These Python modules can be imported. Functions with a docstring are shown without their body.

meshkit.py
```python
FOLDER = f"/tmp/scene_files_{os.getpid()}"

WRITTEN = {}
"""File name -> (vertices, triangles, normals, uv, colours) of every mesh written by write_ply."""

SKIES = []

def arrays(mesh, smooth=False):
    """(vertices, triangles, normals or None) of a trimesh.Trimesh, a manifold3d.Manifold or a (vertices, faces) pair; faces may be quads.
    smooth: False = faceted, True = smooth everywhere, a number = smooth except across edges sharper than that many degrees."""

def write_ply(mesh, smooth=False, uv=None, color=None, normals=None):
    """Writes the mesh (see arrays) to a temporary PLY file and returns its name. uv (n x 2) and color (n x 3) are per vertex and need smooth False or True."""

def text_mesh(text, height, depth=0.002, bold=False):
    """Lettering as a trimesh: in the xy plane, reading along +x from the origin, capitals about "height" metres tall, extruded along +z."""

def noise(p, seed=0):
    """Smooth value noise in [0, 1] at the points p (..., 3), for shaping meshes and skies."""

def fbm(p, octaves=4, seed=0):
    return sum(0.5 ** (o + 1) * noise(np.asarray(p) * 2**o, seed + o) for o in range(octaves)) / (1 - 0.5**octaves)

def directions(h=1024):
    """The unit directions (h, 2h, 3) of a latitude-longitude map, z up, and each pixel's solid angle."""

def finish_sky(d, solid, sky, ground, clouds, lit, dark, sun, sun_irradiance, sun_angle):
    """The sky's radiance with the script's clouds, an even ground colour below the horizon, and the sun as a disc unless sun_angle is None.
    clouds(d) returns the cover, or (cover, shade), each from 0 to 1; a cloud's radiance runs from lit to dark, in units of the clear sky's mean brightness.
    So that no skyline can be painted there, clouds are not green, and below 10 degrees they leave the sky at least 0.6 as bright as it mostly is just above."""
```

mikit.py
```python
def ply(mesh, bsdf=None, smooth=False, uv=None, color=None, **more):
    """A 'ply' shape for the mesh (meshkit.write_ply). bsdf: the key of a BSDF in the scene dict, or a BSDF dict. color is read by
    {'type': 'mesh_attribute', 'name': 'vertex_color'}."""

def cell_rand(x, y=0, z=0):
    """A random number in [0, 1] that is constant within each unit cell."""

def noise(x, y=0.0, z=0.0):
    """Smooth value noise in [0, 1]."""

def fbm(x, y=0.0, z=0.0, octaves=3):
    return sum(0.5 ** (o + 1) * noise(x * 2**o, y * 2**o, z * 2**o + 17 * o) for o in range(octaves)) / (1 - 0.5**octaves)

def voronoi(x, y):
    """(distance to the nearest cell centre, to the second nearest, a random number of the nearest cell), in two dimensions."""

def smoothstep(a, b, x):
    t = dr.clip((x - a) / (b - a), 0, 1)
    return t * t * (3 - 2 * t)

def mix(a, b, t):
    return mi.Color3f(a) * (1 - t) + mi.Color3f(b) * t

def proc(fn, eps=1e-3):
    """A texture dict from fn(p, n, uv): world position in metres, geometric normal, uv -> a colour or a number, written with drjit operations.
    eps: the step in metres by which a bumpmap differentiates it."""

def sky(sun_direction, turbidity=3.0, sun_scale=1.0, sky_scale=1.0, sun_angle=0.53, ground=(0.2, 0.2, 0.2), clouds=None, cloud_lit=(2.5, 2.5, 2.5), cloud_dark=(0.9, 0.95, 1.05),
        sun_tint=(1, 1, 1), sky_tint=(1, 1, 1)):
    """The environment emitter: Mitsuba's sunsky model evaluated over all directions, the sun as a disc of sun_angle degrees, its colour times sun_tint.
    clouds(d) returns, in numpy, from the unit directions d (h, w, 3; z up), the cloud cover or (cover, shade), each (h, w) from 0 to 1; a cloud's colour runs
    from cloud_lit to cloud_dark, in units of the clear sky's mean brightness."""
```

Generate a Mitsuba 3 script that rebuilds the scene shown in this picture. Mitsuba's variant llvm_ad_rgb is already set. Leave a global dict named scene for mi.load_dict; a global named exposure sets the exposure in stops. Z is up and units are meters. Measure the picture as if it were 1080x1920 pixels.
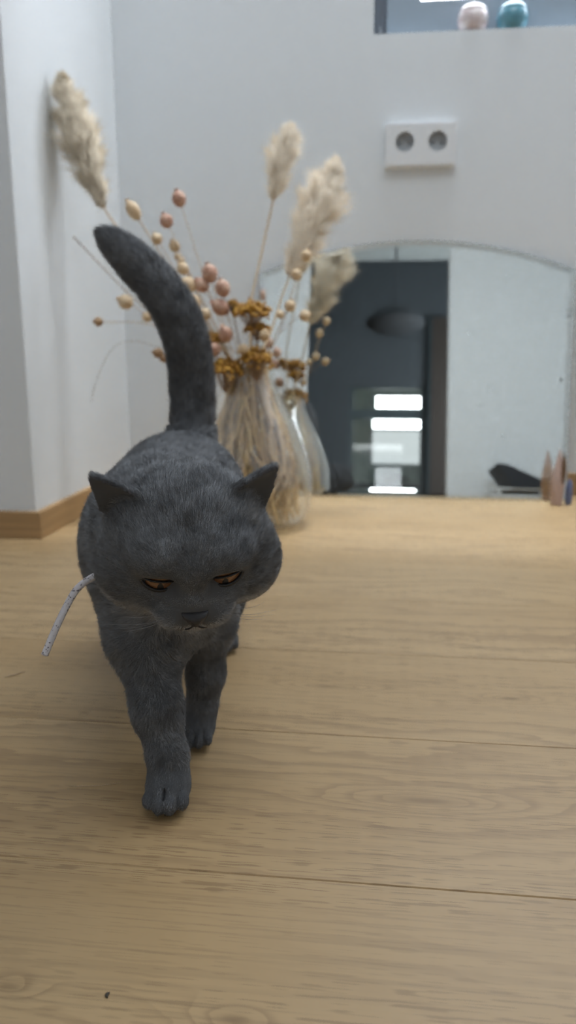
import math
import numpy as np
import drjit as dr
import mitsuba as mi
import trimesh
import mikit
import meshkit
from mikit import proc, noise, fbm, smoothstep, mix, cell_rand

T = mi.ScalarTransform4f
scene, labels = {}, {}

# ------------------------------------------------------------------ camera, light, exposure
exposure = 0.14
SKYLIGHT = 3.5           # radiance of the frosted roof window above the camera
SHAFT = 80.0            # radiance of the sky pane on top of the tall light shaft along the back wall
WINDOW = 6.8            # radiance of the sky-lit frosted window pane in the back wall
HALL_FILL = 12.0               # radiance of an unseen lit pane added to brighten the hall
LANDING = 9.0           # radiance of the bright panes seen far behind, in the mirror
PITCH = math.atan(300 / 1400)
YAW = math.atan(160 / 1400 * math.cos(PITCH))
fw = np.array([-math.sin(YAW) * math.cos(PITCH), math.cos(YAW) * math.cos(PITCH), -math.sin(PITCH)])
EYE = np.array([0, 0, 0.33])
scene['camera'] = {'type': 'thinlens', 'fov': math.degrees(2 * math.atan(540 / 1400)), 'fov_axis': 'x',
                   'to_world': T().look_at(EYE.tolist(), (EYE + fw).tolist(), [0, 0, 1]),
                   'aperture_radius': 0.0021, 'focus_distance': 0.50, 'near_clip': 0.01, 'far_clip': 100.0}

RNG = np.random.default_rng(7)


# ------------------------------------------------------------------ helpers
def bsdf(name, d, two=True):
    scene[name] = {'type': 'twosided', 'nested': d} if two else d
    return name


def rgb(*c):
    return {'type': 'rgb', 'value': list(c)}


def pr(color, rough=0.5, **k):
    c = color if isinstance(color, dict) else rgb(*color)
    return {'type': 'principled', 'base_color': c, 'roughness': rough, **k}


def free(key):
    if key not in scene and key not in labels:
        return key
    n = 1
    while f'{key}_{n:03d}' in scene or f'{key}_{n:03d}' in labels:
        n += 1
    return f'{key}_{n:03d}'


def add(key, mesh, mat, smooth=False, **k):
    key = free(key)
    scene[key] = mikit.ply(mesh, mat, smooth=smooth, **k)
    return key


def thing(key, label=None, cat=None, group=None):
    key = free(key)
    labels[key] = {'label': label, 'category': cat}
    if group:
        labels[key]['group'] = group
    return key


def tag(key, label, cat=None, group=None, kind=None):
    d = {'label': label}
    if cat:
        d['category'] = cat
    if group:
        d['group'] = group
    if kind:
        d['kind'] = kind
    labels[key] = d


def struct(key, mesh, mat, label, smooth=False, **k):
    key = add(key, mesh, mat, smooth, **k)
    labels[key] = {'label': label, 'kind': 'structure'}
    return key


def box(x0, x1, y0, y1, z0, z1):
    m = trimesh.creation.box((x1 - x0, y1 - y0, z1 - z0))
    m.apply_translation(((x0 + x1) / 2, (y0 + y1) / 2, (z0 + z1) / 2))
    return m


def cat_mesh(ms):
    return trimesh.util.concatenate(ms)


def rbox(x0, x1, y0, y1, z0, z1, r, n=4):
    """box with rounded edges (superellipsoid-free: hull of eight small spheres)"""
    s = trimesh.creation.icosphere(subdivisions=2, radius=r)
    pts = [s.vertices + [x, y, z] for x in (x0 + r, x1 - r) for y in (y0 + r, y1 - r) for z in (z0 + r, z1 - r)]
    return trimesh.convex.convex_hull(np.vstack(pts))


def lathe(prof, center, n=48):
    prof = np.asarray(prof, float)
    a = np.linspace(0, 2 * np.pi, n, endpoint=False)
    v = np.stack([prof[:, 0:1] * np.cos(a), prof[:, 0:1] * np.sin(a), np.repeat(prof[:, 1:2], n, 1)], -1).reshape(-1, 3) + center
    i, j = np.meshgrid(np.arange(len(prof) - 1), np.arange(n), indexing='ij')
    q = np.stack([i * n + j, i * n + (j + 1) % n, (i + 1) * n + (j + 1) % n, (i + 1) * n + j], -1).reshape(-1, 4)
    return trimesh.Trimesh(v, np.vstack([q[:, [0, 1, 2]], q[:, [0, 2, 3]]]), process=False)


def spline(pts, n):
    """Catmull-Rom curve through the points"""
    p = np.asarray(pts, float)
    if len(p) == 2:
        return p[0] + (p[1] - p[0]) * np.linspace(0, 1, n)[:, None]
    q = np.vstack([2 * p[0] - p[1], p, 2 * p[-1] - p[-2]])
    t = np.linspace(0, len(p) - 1 - 1e-9, n)
    i = t.astype(int)
    t = (t - i)[:, None]
    a, b, c, d = q[i], q[i + 1], q[i + 2], q[i + 3]
    return 0.5 * (2 * b + (c - a) * t + (2 * a - 5 * b + 4 * c - d) * t ** 2 + (3 * b - a - 3 * c + d) * t ** 3)


def tube(pts, radii, sides=6, flat=1.0, side_axis=None):
    p = np.asarray(pts, float)
    r = np.broadcast_to(np.asarray(radii, float), (len(p),))
    t = np.gradient(p, axis=0)
    t /= np.linalg.norm(t, axis=1, keepdims=True) + 1e-12
    ref = np.array([0.13, 0.97, 0.2]) if side_axis is None else np.asarray(side_axis, float)
    a = np.cross(t, ref)
    a /= np.linalg.norm(a, axis=1, keepdims=True) + 1e-12
    b = np.cross(t, a)
    ang = np.arange(sides) * 2 * np.pi / sides
    v = p[:, None] + r[:, None, None] * (np.cos(ang)[None, :, None] * a[:, None] + flat * np.sin(ang)[None, :, None] * b[:, None])
    i, j = np.meshgrid(np.arange(len(p) - 1), np.arange(sides), indexing='ij')
    q = np.stack([i * sides + j, (i + 1) * sides + j, (i + 1) * sides + (j + 1) % sides, i * sides + (j + 1) % sides], -1).reshape(-1, 4)
    f = [q[:, [0, 1, 2]], q[:, [0, 2, 3]]]
    k = np.arange(1, sides - 1)
    f.append(np.stack([k * 0, k, k + 1], 1))
    e = (len(p) - 1) * sides
    f.append(np.stack([k * 0 + e, e + k + 1, e + k], 1))
    return trimesh.Trimesh(v.reshape(-1, 3), np.vstack(f), process=False)


def unit(v):
    v = np.asarray(v, float)
    return v / (np.linalg.norm(v, axis=-1, keepdims=True) + 1e-12)


def blades(root, direction, length, width, bend, normal, nshade=None, color=None):
    """many thin tapering two-segment blades as one mesh with soft shading normals"""
    d, n = unit(direction), unit(normal)
    s = unit(np.cross(d, n))
    L, w = length[:, None], width[:, None]
    mid = root + d * L * 0.55
    d2 = unit(d + bend)
    tip = mid + d2 * L * 0.45
    v = np.stack([root - s * w / 2, root + s * w / 2, mid - s * w * 0.4, mid + s * w * 0.4, tip], 1)
    k = np.arange(len(root))[:, None] * 5
    f = np.stack([k + [0, 1, 3], k + [0, 3, 2], k + [2, 3, 4]], 1).reshape(-1, 3)
    nn = np.repeat((n if nshade is None else unit(nshade))[:, None], 5, 1).reshape(-1, 3)
    c = None if color is None else np.repeat(color[:, None], 5, 1).reshape(-1, 3)
    return v.reshape(-1, 3), f, nn, c


def blade_shape(parts, mat):
    v, f, n, c = parts
    m = trimesh.Trimesh(v, f, process=False)
    return {'type': 'ply', 'filename': meshkit.write_ply(m, False, None, c, normals=n), 'face_normals': False, 'bsdf': {'type': 'ref', 'id': mat}}


# ------------------------------------------------------------------ materials
VCOL = {'type': 'mesh_attribute', 'name': 'vertex_color'}


def paint_fn(p, n, uv):
    return mix((0.635, 0.665, 0.69), (0.67, 0.695, 0.715), fbm(p.x * 3, p.y * 3, p.z * 3, 3))


bsdf('wall_paint', pr(proc(paint_fn), 0.75, specular=0.3))
bsdf('front_paint_lit', pr((0.80, 0.835, 0.86), 0.7))  # wall paint lightened here to stand in for window light
bsdf('ceiling_paint', pr((0.74, 0.76, 0.78), 0.8))
bsdf('dark_paint', pr((0.060, 0.073, 0.086), 0.6))
bsdf('pale_room_paint', pr((0.55, 0.60, 0.56), 0.7))


def oak_fn(p, n, uv):
    u, v = uv.x, uv.y
    warp = fbm(u * 1.5, v * 5.0, 0.3, 3)
    warp2 = fbm(u * 7.0, v * 26.0, 4.1, 2)
    fine = fbm(u * 30.0, v * 180.0, 2.0, 2)
    knot = mi.Float(0)
    dark = mi.Float(0)
    for kx, ky, a, sx, sy in ((-0.185, 0.317, 2, .020, .010), (-0.063, 0.310, 2.2, .022, .010), (0.045, 0.512, 4, .07, .014), (0.101, 0.845, 3, .02, .008), (-0.035, 0.700, 4, .05, .010), (0.142, 0.693, 3, .03, .009)):
        e = dr.exp(-dr.square((p.x - kx) / sx) - dr.square((p.y - ky) / sy))
        e4 = dr.exp(-dr.square((p.x - kx) / sx * 2.6) - dr.square((p.y - ky) / sy * 3.2))
        knot += a * e
        dark += e4
    t = v * 34 + 7.5 * warp + 1.7 * warp2 + 0.45 * fine + knot
    fr = t - dr.floor(t)
    ring = smoothstep(0.45, 0.93, fr) * (1 - smoothstep(0.93, 1.0, fr))
    patch = smoothstep(0.42, 0.66, fbm(u * 0.9 + 7, v * 7.0, 1.7, 2)) + dr.minimum(knot, 0.8)
    streak = noise(u * 8.0, v * 520.0, 5.0)
    pore = smoothstep(0.62, 0.86, noise(u * 60.0, v * 1050.0, 9.0)) * (0.35 + 0.65 * smoothstep(0.35, 0.65, fbm(u * 2.2, v * 22.0, 8.0, 2)))
    blot = fbm(u * 1.8, v * 9.0, 3.3, 3)
    c = mix((0.425, 0.297, 0.158), (0.360, 0.242, 0.120), smoothstep(0.25, 0.75, blot))
    c = mix(c, (0.260, 0.166, 0.084), 0.55 * ring * dr.clip(patch * 0.85 + 0.12, 0, 1))
    c = mix(c, (0.27, 0.180, 0.095), 0.34 * smoothstep(0.5, 0.95, streak))
    c = mix(c, (0.185, 0.114, 0.055), 0.50 * pore)
    c = mix(c, (0.16, 0.095, 0.045), 0.5 * dr.clip(dark, 0, 1))
    return c


bsdf('oak', pr(proc(oak_fn), 0.45, specular=0.35))
bsdf('oak_board', pr(proc(lambda p, n, uv: mix((0.39, 0.245, 0.115), (0.29, 0.175, 0.08), fbm(p.x * 5 + p.y * 5, p.z * 160, 1.0, 3))), 0.5))
bsdf('mirror_silver', {'type': 'conductor', 'material': 'Ag', 'specular_reflectance': rgb(0.90, 0.955, 0.975)})
bsdf('dark_edge', pr((0.05, 0.07, 0.08), 0.3))
bsdf('white_plastic', pr((0.70, 0.715, 0.735), 0.32))
bsdf('socket_recess_shade', pr((0.42, 0.44, 0.46), 0.45))  # socket plastic darkened for the recesses, their shade put into the colour
bsdf('steel', pr((0.55, 0.57, 0.6), 0.25, metallic=1.0))
bsdf('window_grey', pr((0.255, 0.315, 0.375), 0.4))
bsdf('window_gap', pr((0.115, 0.135, 0.165), 0.5))
bsdf('frosted_pane', pr((0.8, 0.8, 0.8), 0.5))
scene['vase_glass'] = {'type': 'thindielectric', 'int_ior': 1.52, 'specular_transmittance': rgb(0.98, 0.985, 0.98)}
bsdf('straw', pr(VCOL, 0.6))
bsdf('stalk_tan', pr((0.50, 0.38, 0.24), 0.6))
bsdf('stalk_grey', pr((0.36, 0.31, 0.26), 0.7))
bsdf('stalk_brown', pr((0.30, 0.19, 0.11), 0.7))
bsdf('plume_fluff', pr(VCOL, 0.8, sheen=0.3))


def podmat(name, a, b):
    bsdf(name, pr(proc(lambda p, n, uv: mix(a, b, smoothstep(0.3, 0.7, fbm(p.x * 120, p.y * 120, p.z * 120, 2)))), 0.6))


podmat('pod_beige', (0.62, 0.49, 0.33), (0.48, 0.34, 0.20))
podmat('pod_pink', (0.52, 0.34, 0.25), (0.38, 0.20, 0.14))
podmat('pod_brown', (0.36, 0.23, 0.12), (0.25, 0.14, 0.07))
podmat('yarrow_gold', (0.46, 0.25, 0.030), (0.28, 0.13, 0.016))

# ------------------------------------------------------------------ the setting
PILLAR_X, PILLAR_Y, BACK = -0.598, 1.26, 1.80
LEFT, RIGHT, FRONT, CEIL = -1.45, 1.42, -1.50, 2.20
SLAB, TOP = 1.386, 5.5           # edge of the ceiling slab; top of the open light shaft between it and the back wall

# floor: oak boards running along the back wall, each board a piece of its own
sub = struct('floor', box(-2.2, 2.2, -5.2, 1.86, -0.06, -0.0125), 'oak_board', 'light oak board floor')


def board(x0, x1, y0, y1, k):
    c, t, g = 0.0007, 0.012, 0.00012
    x0, x1, y0, y1 = x0 + g, x1 - g, y0 + g, y1 - g
    v = np.array([[x0, y0, -t], [x1, y0, -t], [x1, y1, -t], [x0, y1, -t],
                  [x0, y0, -c], [x1, y0, -c], [x1, y1, -c], [x0, y1, -c],
                  [x0 + c, y0 + c, 0], [x1 - c, y0 + c, 0], [x1 - c, y1 - c, 0], [x0 + c, y1 - c, 0]])
    q = [[8, 9, 10, 11]]
    for a in (0, 4):
        for i in range(4):
            j = (i + 1) % 4
            q.append([a + i, a + j, a + 4 + j, a + 4 + i])
    q = np.array(q)
    m = trimesh.Trimesh(v, np.vstack([q[:, [0, 1, 2]], q[:, [0, 2, 3]]]), process=False)
    r = np.random.default_rng(100 + k)
    uv = v[:, :2] + r.uniform(0, 40, 2)
    return m, uv


W = 0.186
ends = np.random.default_rng(3)
k = 0
for row in range(-9, 10):
    y0 = 0.045 + W * row
    cuts = [-1.5, ends.uniform(-1.2, -0.75), ends.uniform(0.72, 1.2), 1.5]
    y1 = min(y0 + W, BACK + 0.03)
    for i in range(3):
        m, uv = board(cuts[i], cuts[i + 1], y0, y1, k)
        add('floor__plank', m, 'oak', False, uv=uv)
        k += 1

# walls
struct('wall_back', cat_mesh([box(PILLAR_X - 0.2, -0.016, BACK, BACK + 0.14, 0, TOP), box(-0.016, 1.05, BACK, BACK + 0.14, 0, 1.0),
                              box(-0.016, 1.05, BACK, BACK + 0.14, 2.15, TOP), box(1.05, RIGHT + 0.1, BACK, BACK + 0.14, 0, TOP)]), 'wall_paint', 'white plastered back wall')
struct('wall_pillar', rbox(LEFT - 0.1, PILLAR_X, PILLAR_Y, BACK + 0.1, -0.01, TOP, 0.003), 'wall_paint', 'white wall corner projecting at the left', smooth=40)
struct('wall_left', box(LEFT - 0.1, LEFT, FRONT, PILLAR_Y + 0.02, 0, CEIL), 'wall_paint', 'white side wall left of the frame')
struct('wall_right', box(RIGHT, RIGHT + 0.1, FRONT, BACK + 0.1, 0, TOP), 'wall_paint', 'white side wall right of the frame')
struct('wall_front', box(0.50, RIGHT + 0.1, FRONT - 0.1, FRONT, 0, CEIL), 'front_paint_lit', 'white wall seen in the right half of the mirror')
struct('wall_front', box(LEFT - 0.1, -0.45, FRONT - 0.1, FRONT, 0, CEIL), 'front_paint_lit', 'white wall end seen at the left edge of the mirror')
# ceiling with the roof window opening
SX0, SX1, SY0, SY1 = -0.40, 0.70, 0.00, 0.90
struct('ceiling', cat_mesh([box(LEFT - 0.1, SX0, FRONT - 0.1, SLAB, CEIL, CEIL + 0.1), box(SX1, RIGHT + 0.1, FRONT - 0.1, SLAB, CEIL, CEIL + 0.1),
                            box(SX0, SX1, FRONT - 0.1, SY0, CEIL, CEIL + 0.1), box(SX0, SX1, SY1, SLAB, CEIL, CEIL + 0.1)]), 'ceiling_paint', 'white ceiling with a roof window')
struct('wall_shaft', box(PILLAR_X - .1, RIGHT + .1, SLAB - .1, SLAB, CEIL + .1, TOP), 'wall_paint', 'upper wall of the light shaft above the ceiling edge')
sh = struct('window_6', cat_mesh([box(PILLAR_X, RIGHT, SLAB, 1.46, TOP, TOP + .05), box(PILLAR_X, RIGHT, 1.78, BACK, TOP, TOP + .05)]), 'white_plastic', 'long roof window on top of the light shaft')
q = trimesh.Trimesh([[PILLAR_X, 1.46, TOP + .02], [RIGHT, 1.46, TOP + .02], [RIGHT, 1.78, TOP + .02], [PILLAR_X, 1.78, TOP + .02]], [[0, 2, 1], [0, 3, 2]], process=False)
add(sh + '__pane', q, 'frosted_pane')
scene[sh + '__pane']['emitter'] = {'type': 'area', 'radiance': rgb(SHAFT * 0.97, SHAFT, SHAFT * 1.02)}
sk = struct('window_2', cat_mesh([box(SX0, SX0 + .04, SY0, SY1, CEIL, CEIL + .1), box(SX1 - .04, SX1, SY0, SY1, CEIL, CEIL + .1),
                                  box(SX0 + .04, SX1 - .04, SY0, SY0 + .04, CEIL, CEIL + .1), box(SX0 + .04, SX1 - .04, SY1 - .04, SY1, CEIL, CEIL + .1)]), 'white_plastic', 'frosted roof window in the ceiling')
pane = trimesh.Trimesh([[SX0 + .04, SY0 + .04, CEIL + .03], [SX1 - .04, SY0 + .04, CEIL + .03], [SX1 - .04, SY1 - .04, CEIL + .03], [SX0 + .04, SY1 - .04, CEIL + .03]], [[0, 2, 1], [0, 3, 2]], process=False)
add(sk + '__pane', pane, 'frosted_pane')
scene[sk + '__pane']['emitter'] = {'type': 'area', 'radiance': rgb(SKYLIGHT * 0.95, SKYLIGHT, SKYLIGHT * 1.05)}

# baseboards
struct('baseboard_left', cat_mesh([rbox(LEFT, PILLAR_X + 0.012, PILLAR_Y - 0.012, PILLAR_Y + 0.001, 0, 0.049, 0.0015)]), 'oak_board', 'oak baseboard along the front of the white wall corner', smooth=30)
struct('baseboard_left', cat_mesh([rbox(PILLAR_X - 0.001, PILLAR_X + 0.012, PILLAR_Y - 0.012, BACK, 0, 0.049, 0.0015)]), 'oak_board', 'oak baseboard along the side of the white wall corner', smooth=30)
struct('baseboard_back', rbox(PILLAR_X, RIGHT, BACK - 0.012, BACK + 0.001, 0, 0.052, 0.0015), 'oak_board', 'oak baseboard along the back wall', smooth=30)

# window in the back wall
wy = BACK + 0.062
win = struct('window_1', cat_mesh([box(-0.016, 0.012, wy, wy + 0.06, 1.0, 2.15), box(1.022, 1.05, wy, wy + 0.06, 1.0, 2.15), box(0.012, 1.022, wy, wy + 0.06, 2.12, 2.15), box(0.012, 1.022, wy + 0.02, wy + 0.06, 1.0, 1.004)]), 'window_gap', 'grey window above the double socket')
sash = cat_mesh([box(0.0125, 0.085, wy - 0.012, wy + 0.05, 1.004, 2.119), box(0.945, 1.0215, wy - 0.012, wy + 0.05, 1.004, 2.119), box(0.085, 0.945, wy - 0.012, wy + 0.05, 1.004, 1.080), box(0.085, 0.945, wy - 0.012, wy + 0.05, 2.045, 2.119)])
add(win + '__sash', sash, 'window_grey')
wp = trimesh.Trimesh([[0.085, wy + 0.02, 1.080], [0.945, wy + 0.02, 1.080], [0.945, wy + 0.02, 2.045], [0.085, wy + 0.02, 2.045]], [[0, 1, 2], [0, 2, 3]], process=False)
add(win + '__pane', wp, 'frosted_pane')
scene[win + '__pane']['emitter'] = {'type': 'area', 'radiance': rgb(WINDOW * 0.94, WINDOW, WINDOW * 1.08)}
hg = cat_mesh([lathe([(0, 0), (.004, .0), (.0045, .004), (.004, .009), (0, .009)], (-0.001, wy - 0.004, 1.004), 16), lathe([(0, .009), (.0025, .009), (.0025, .03), (0, .03)], (-0.001, wy - 0.004, 1.004), 12)])
add(win + '__hinge', hg, 'steel', 40)
labels[win + '__hinge'] = {'label': 'small shiny hinge pin'}

# the dark hall behind the camera, seen in the mirror
HY, HALL_C = -5.0, 3.45
DX0, DX1, DZ = -0.26, 0.60, 1.97
struct('wall_hall', cat_mesh([box(-2.2, DX0, HY - 0.1, HY, 0, HALL_C), box(DX1, 2.2, HY - 0.1, HY, 0, HALL_C), box(DX0, DX1, HY - 0.1, HY, DZ, HALL_C)]), 'dark_paint', 'dark blue hall wall seen in the mirror')
struct('wall_hall_left', box(-2.3, -2.2, HY, FRONT - 0.1, 0, HALL_C), 'dark_paint', 'dark blue side wall of the hall')
struct('wall_hall_right', box(2.2, 2.3, HY, FRONT - 0.1, 0, HALL_C), 'dark_paint', 'dark blue right wall of the hall')
bsdf('hall_ceiling', pr((0.62, 0.68, 0.70), 0.8))
struct('ceiling_hall', cat_mesh([box(-2.3, 2.3, HY - 0.1, FRONT - 0.1, HALL_C, HALL_C + 0.1), box(-2.3, 2.3, FRONT - 0.12, FRONT - 0.1, CEIL, HALL_C)]), 'hall_ceiling', 'grey ceiling of the dark hall')
hw = struct('window_5', cat_mesh([box(2.15, 2.2, -4.4, -4.35, .9, 2.2), box(2.15, 2.2, -3.0, -2.95, .9, 2.2), box(2.15, 2.2, -4.35, -3.0, .9, .95), box(2.15, 2.2, -4.35, -3.0, 2.15, 2.2)]), 'white_plastic', 'unseen lit pane added to brighten the hall')  # frame and pane added out of view to lift the mirrored hall
q = trimesh.Trimesh([[2.18, -4.35, .95], [2.18, -3.0, .95], [2.18, -3.0, 2.15], [2.18, -4.35, 2.15]], [[0, 2, 1], [0, 3, 2]], process=False)
add(hw + '__pane', q, 'frosted_pane')
scene[hw + '__pane']['emitter'] = {'type': 'area', 'radiance': rgb(HALL_FILL * .95, HALL_FILL, HALL_FILL * 1.05)}
# the bright landing beyond the glazed door
LY = -7.6
struct('wall_landing', cat_mesh([box(-1.6, 2.0, LY - 0.1, LY, -0.1, 3.2), box(-1.7, -1.6, LY, HY - 0.1, -0.1, 3.2), box(2.0, 2.1, LY, HY - 0.1, -0.1, 3.2), box(-1.7, 2.1, LY, HY - 0.1, 3.1, 3.2), box(-1.7, 2.1, LY, HY, -0.1, -0.0)]), 'pale_room_paint', 'pale green wall of the bright room behind the hall door')

# glazed door in the hall
dk = struct('door_1', cat_mesh([box(DX0, DX0 + .05, HY - .08, HY - .02, 0, DZ), box(DX1 - .05, DX1, HY - .08, HY - .02, 0, DZ), box(DX0 + .05, DX1 - .05, HY - .08, HY - .02, 1.60, 1.70), box(DX0 + .05, DX1 - .05, HY - .08, HY - .02, 1.95, DZ), box(DX0 + .05, DX1 - .05, HY - .08, HY - .02, 0, .12)]), 'dark_edge', 'dark framed glazed hall door seen in the mirror')
scene['door_glass'] = {'type': 'thindielectric', 'int_ior': 1.5}
for z0, z1 in ((.12, 1.60), (1.70, 1.95)):
    g = trimesh.Trimesh([[DX0 + .05, HY - .05, z0], [DX1 - .05, HY - .05, z0], [DX1 - .05, HY - .05, z1], [DX0 + .05, HY - .05, z1]], [[0, 1, 2], [0, 2, 3]], process=False)
    add(dk + '__pane', g, 'door_glass')

# ------------------------------------------------------------------ arched mirror leaning on the back wall
MX, MHW, MH, MR = 0.088, 0.352, 0.582, 0.92
LEAN = math.asin(0.085 / MH)
aa = np.linspace(-math.asin(MHW / MR), math.asin(MHW / MR), 41)


def arch(inset):
    r, hw = MR - inset, MHW - inset
    a = np.linspace(math.asin(hw / r), -math.asin(hw / r), 49)
    pts = [(-hw, inset), (hw, inset)] + [(r * math.sin(t), MH - MR + r * math.cos(t)) for t in a]
    return np.array(pts)


def mirror_place(p):
    """mirror coordinates (across, along the glass, out of its back) -> world"""
    x, s, d = p[..., 0], p[..., 1], p[..., 2]
    return np.stack([MX + x, 1.712 + s * math.sin(LEAN) + d * math.cos(LEAN), 0.0008 + s * math.cos(LEAN) - d * math.sin(LEAN)], -1)


BEV = 0.013
o, i_ = arch(0.0), arch(BEV)
n = len(o)


def ring(a, da, b, db):
    v = np.vstack([np.column_stack([a, np.full(n, da)]), np.column_stack([b, np.full(n, db)])])
    j = np.arange(n)
    q = np.stack([j, (j + 1) % n, n + (j + 1) % n, n + j], 1)
    return trimesh.Trimesh(mirror_place(v), np.vstack([q[:, [0, 1, 2]], q[:, [0, 2, 3]]]), process=False)


def cap(a, d, flip=False):
    v = np.vstack([np.column_stack([a, np.full(n, d)]), [[0, MH / 2, d]]])
    j = np.arange(n)
    f = np.stack([j, (j + 1) % n, j * 0 + n], 1)
    return trimesh.Trimesh(mirror_place(v), f[:, ::-1] if flip else f, process=False)


mr = thing('mirror', 'low wide mirror with a shallow arched top leaning against the back wall', 'mirror')
add(mr + '__glass', cap(i_, 0.0), 'mirror_silver')
add(mr + '__bevel', ring(o, 0.0007, i_, 0.0), 'mirror_silver')
add(mr + '__backing', cat_mesh([ring(o, 0.0045, o, 0.0008), cap(o, 0.0045, True)]), 'dark_edge')
# flaked patches at the right edge and small specks on the glass
bsdf('flake', pr((0.11, 0.125, 0.13), 0.8))
fr = np.random.default_rng(11)
for (sx, ss, w, h) in ((0.342, 0.425, .011, .0030), (0.343, 0.412, .008, .0035), (0.331, 0.271, .0035, .007), (0.318, 0.345 - .09, .002, .003), (0.205, 0.50, .0025, .003), (0.125, 0.375, .0022, .0035), (0.175, 0.245, .002, .003), (0.155, 0.215, .004, .0025), (0.208, 0.145, .0035, .0022)):
    ang = np.sort(fr.uniform(0, 2 * np.pi, 9))
    rr = fr.uniform(0.55, 1.1, 9)
    p = np.column_stack([sx + w * rr * np.cos(ang), ss + h * rr * np.sin(ang), np.full(9, -0.00025)])
    v = mirror_place(np.vstack([p, [[sx, ss, -0.00035]], p + [0, 0, 0.0003]]))
    j = np.arange(9)
    f = np.vstack([np.stack([j, (j + 1) % 9, j * 0 + 9], 1), np.stack([j, j + 10, (j + 1) % 9 + 10], 1), np.stack([j, (j + 1) % 9 + 10, (j + 1) % 9], 1)])
    add(mr + '__speck', trimesh.Trimesh(v, f, process=False), 'flake')

# ------------------------------------------------------------------ double wall socket
so = thing('wall_socket', 'white double wall socket with two round recesses on the back wall', 'socket')
PX0, PX1, PZ0, PZ1, PD = 0.0145, 0.1695, 0.727, 0.818, 0.021
from shapely.geometry import Point, box as sbox
HOLES = [(0.0575, 0.7785), (0.1285, 0.7785)]
outer = sbox(PX0, PZ0, PX1, PZ1).buffer(-0.005).buffer(0.005, 6)
face = outer
for c in HOLES:
    face = face.difference(Point(*c).buffer(0.0205, 20))


def wall_extrude(poly, y_front, y_back):
    m = trimesh.creation.extrude_polygon(poly, y_back - y_front, engine='earcut')
    v = np.array(m.vertices)
    return trimesh.Trimesh(np.column_stack([v[:, 0], y_front + v[:, 2], v[:, 1]]), m.faces[:, ::-1], process=False)


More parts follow.
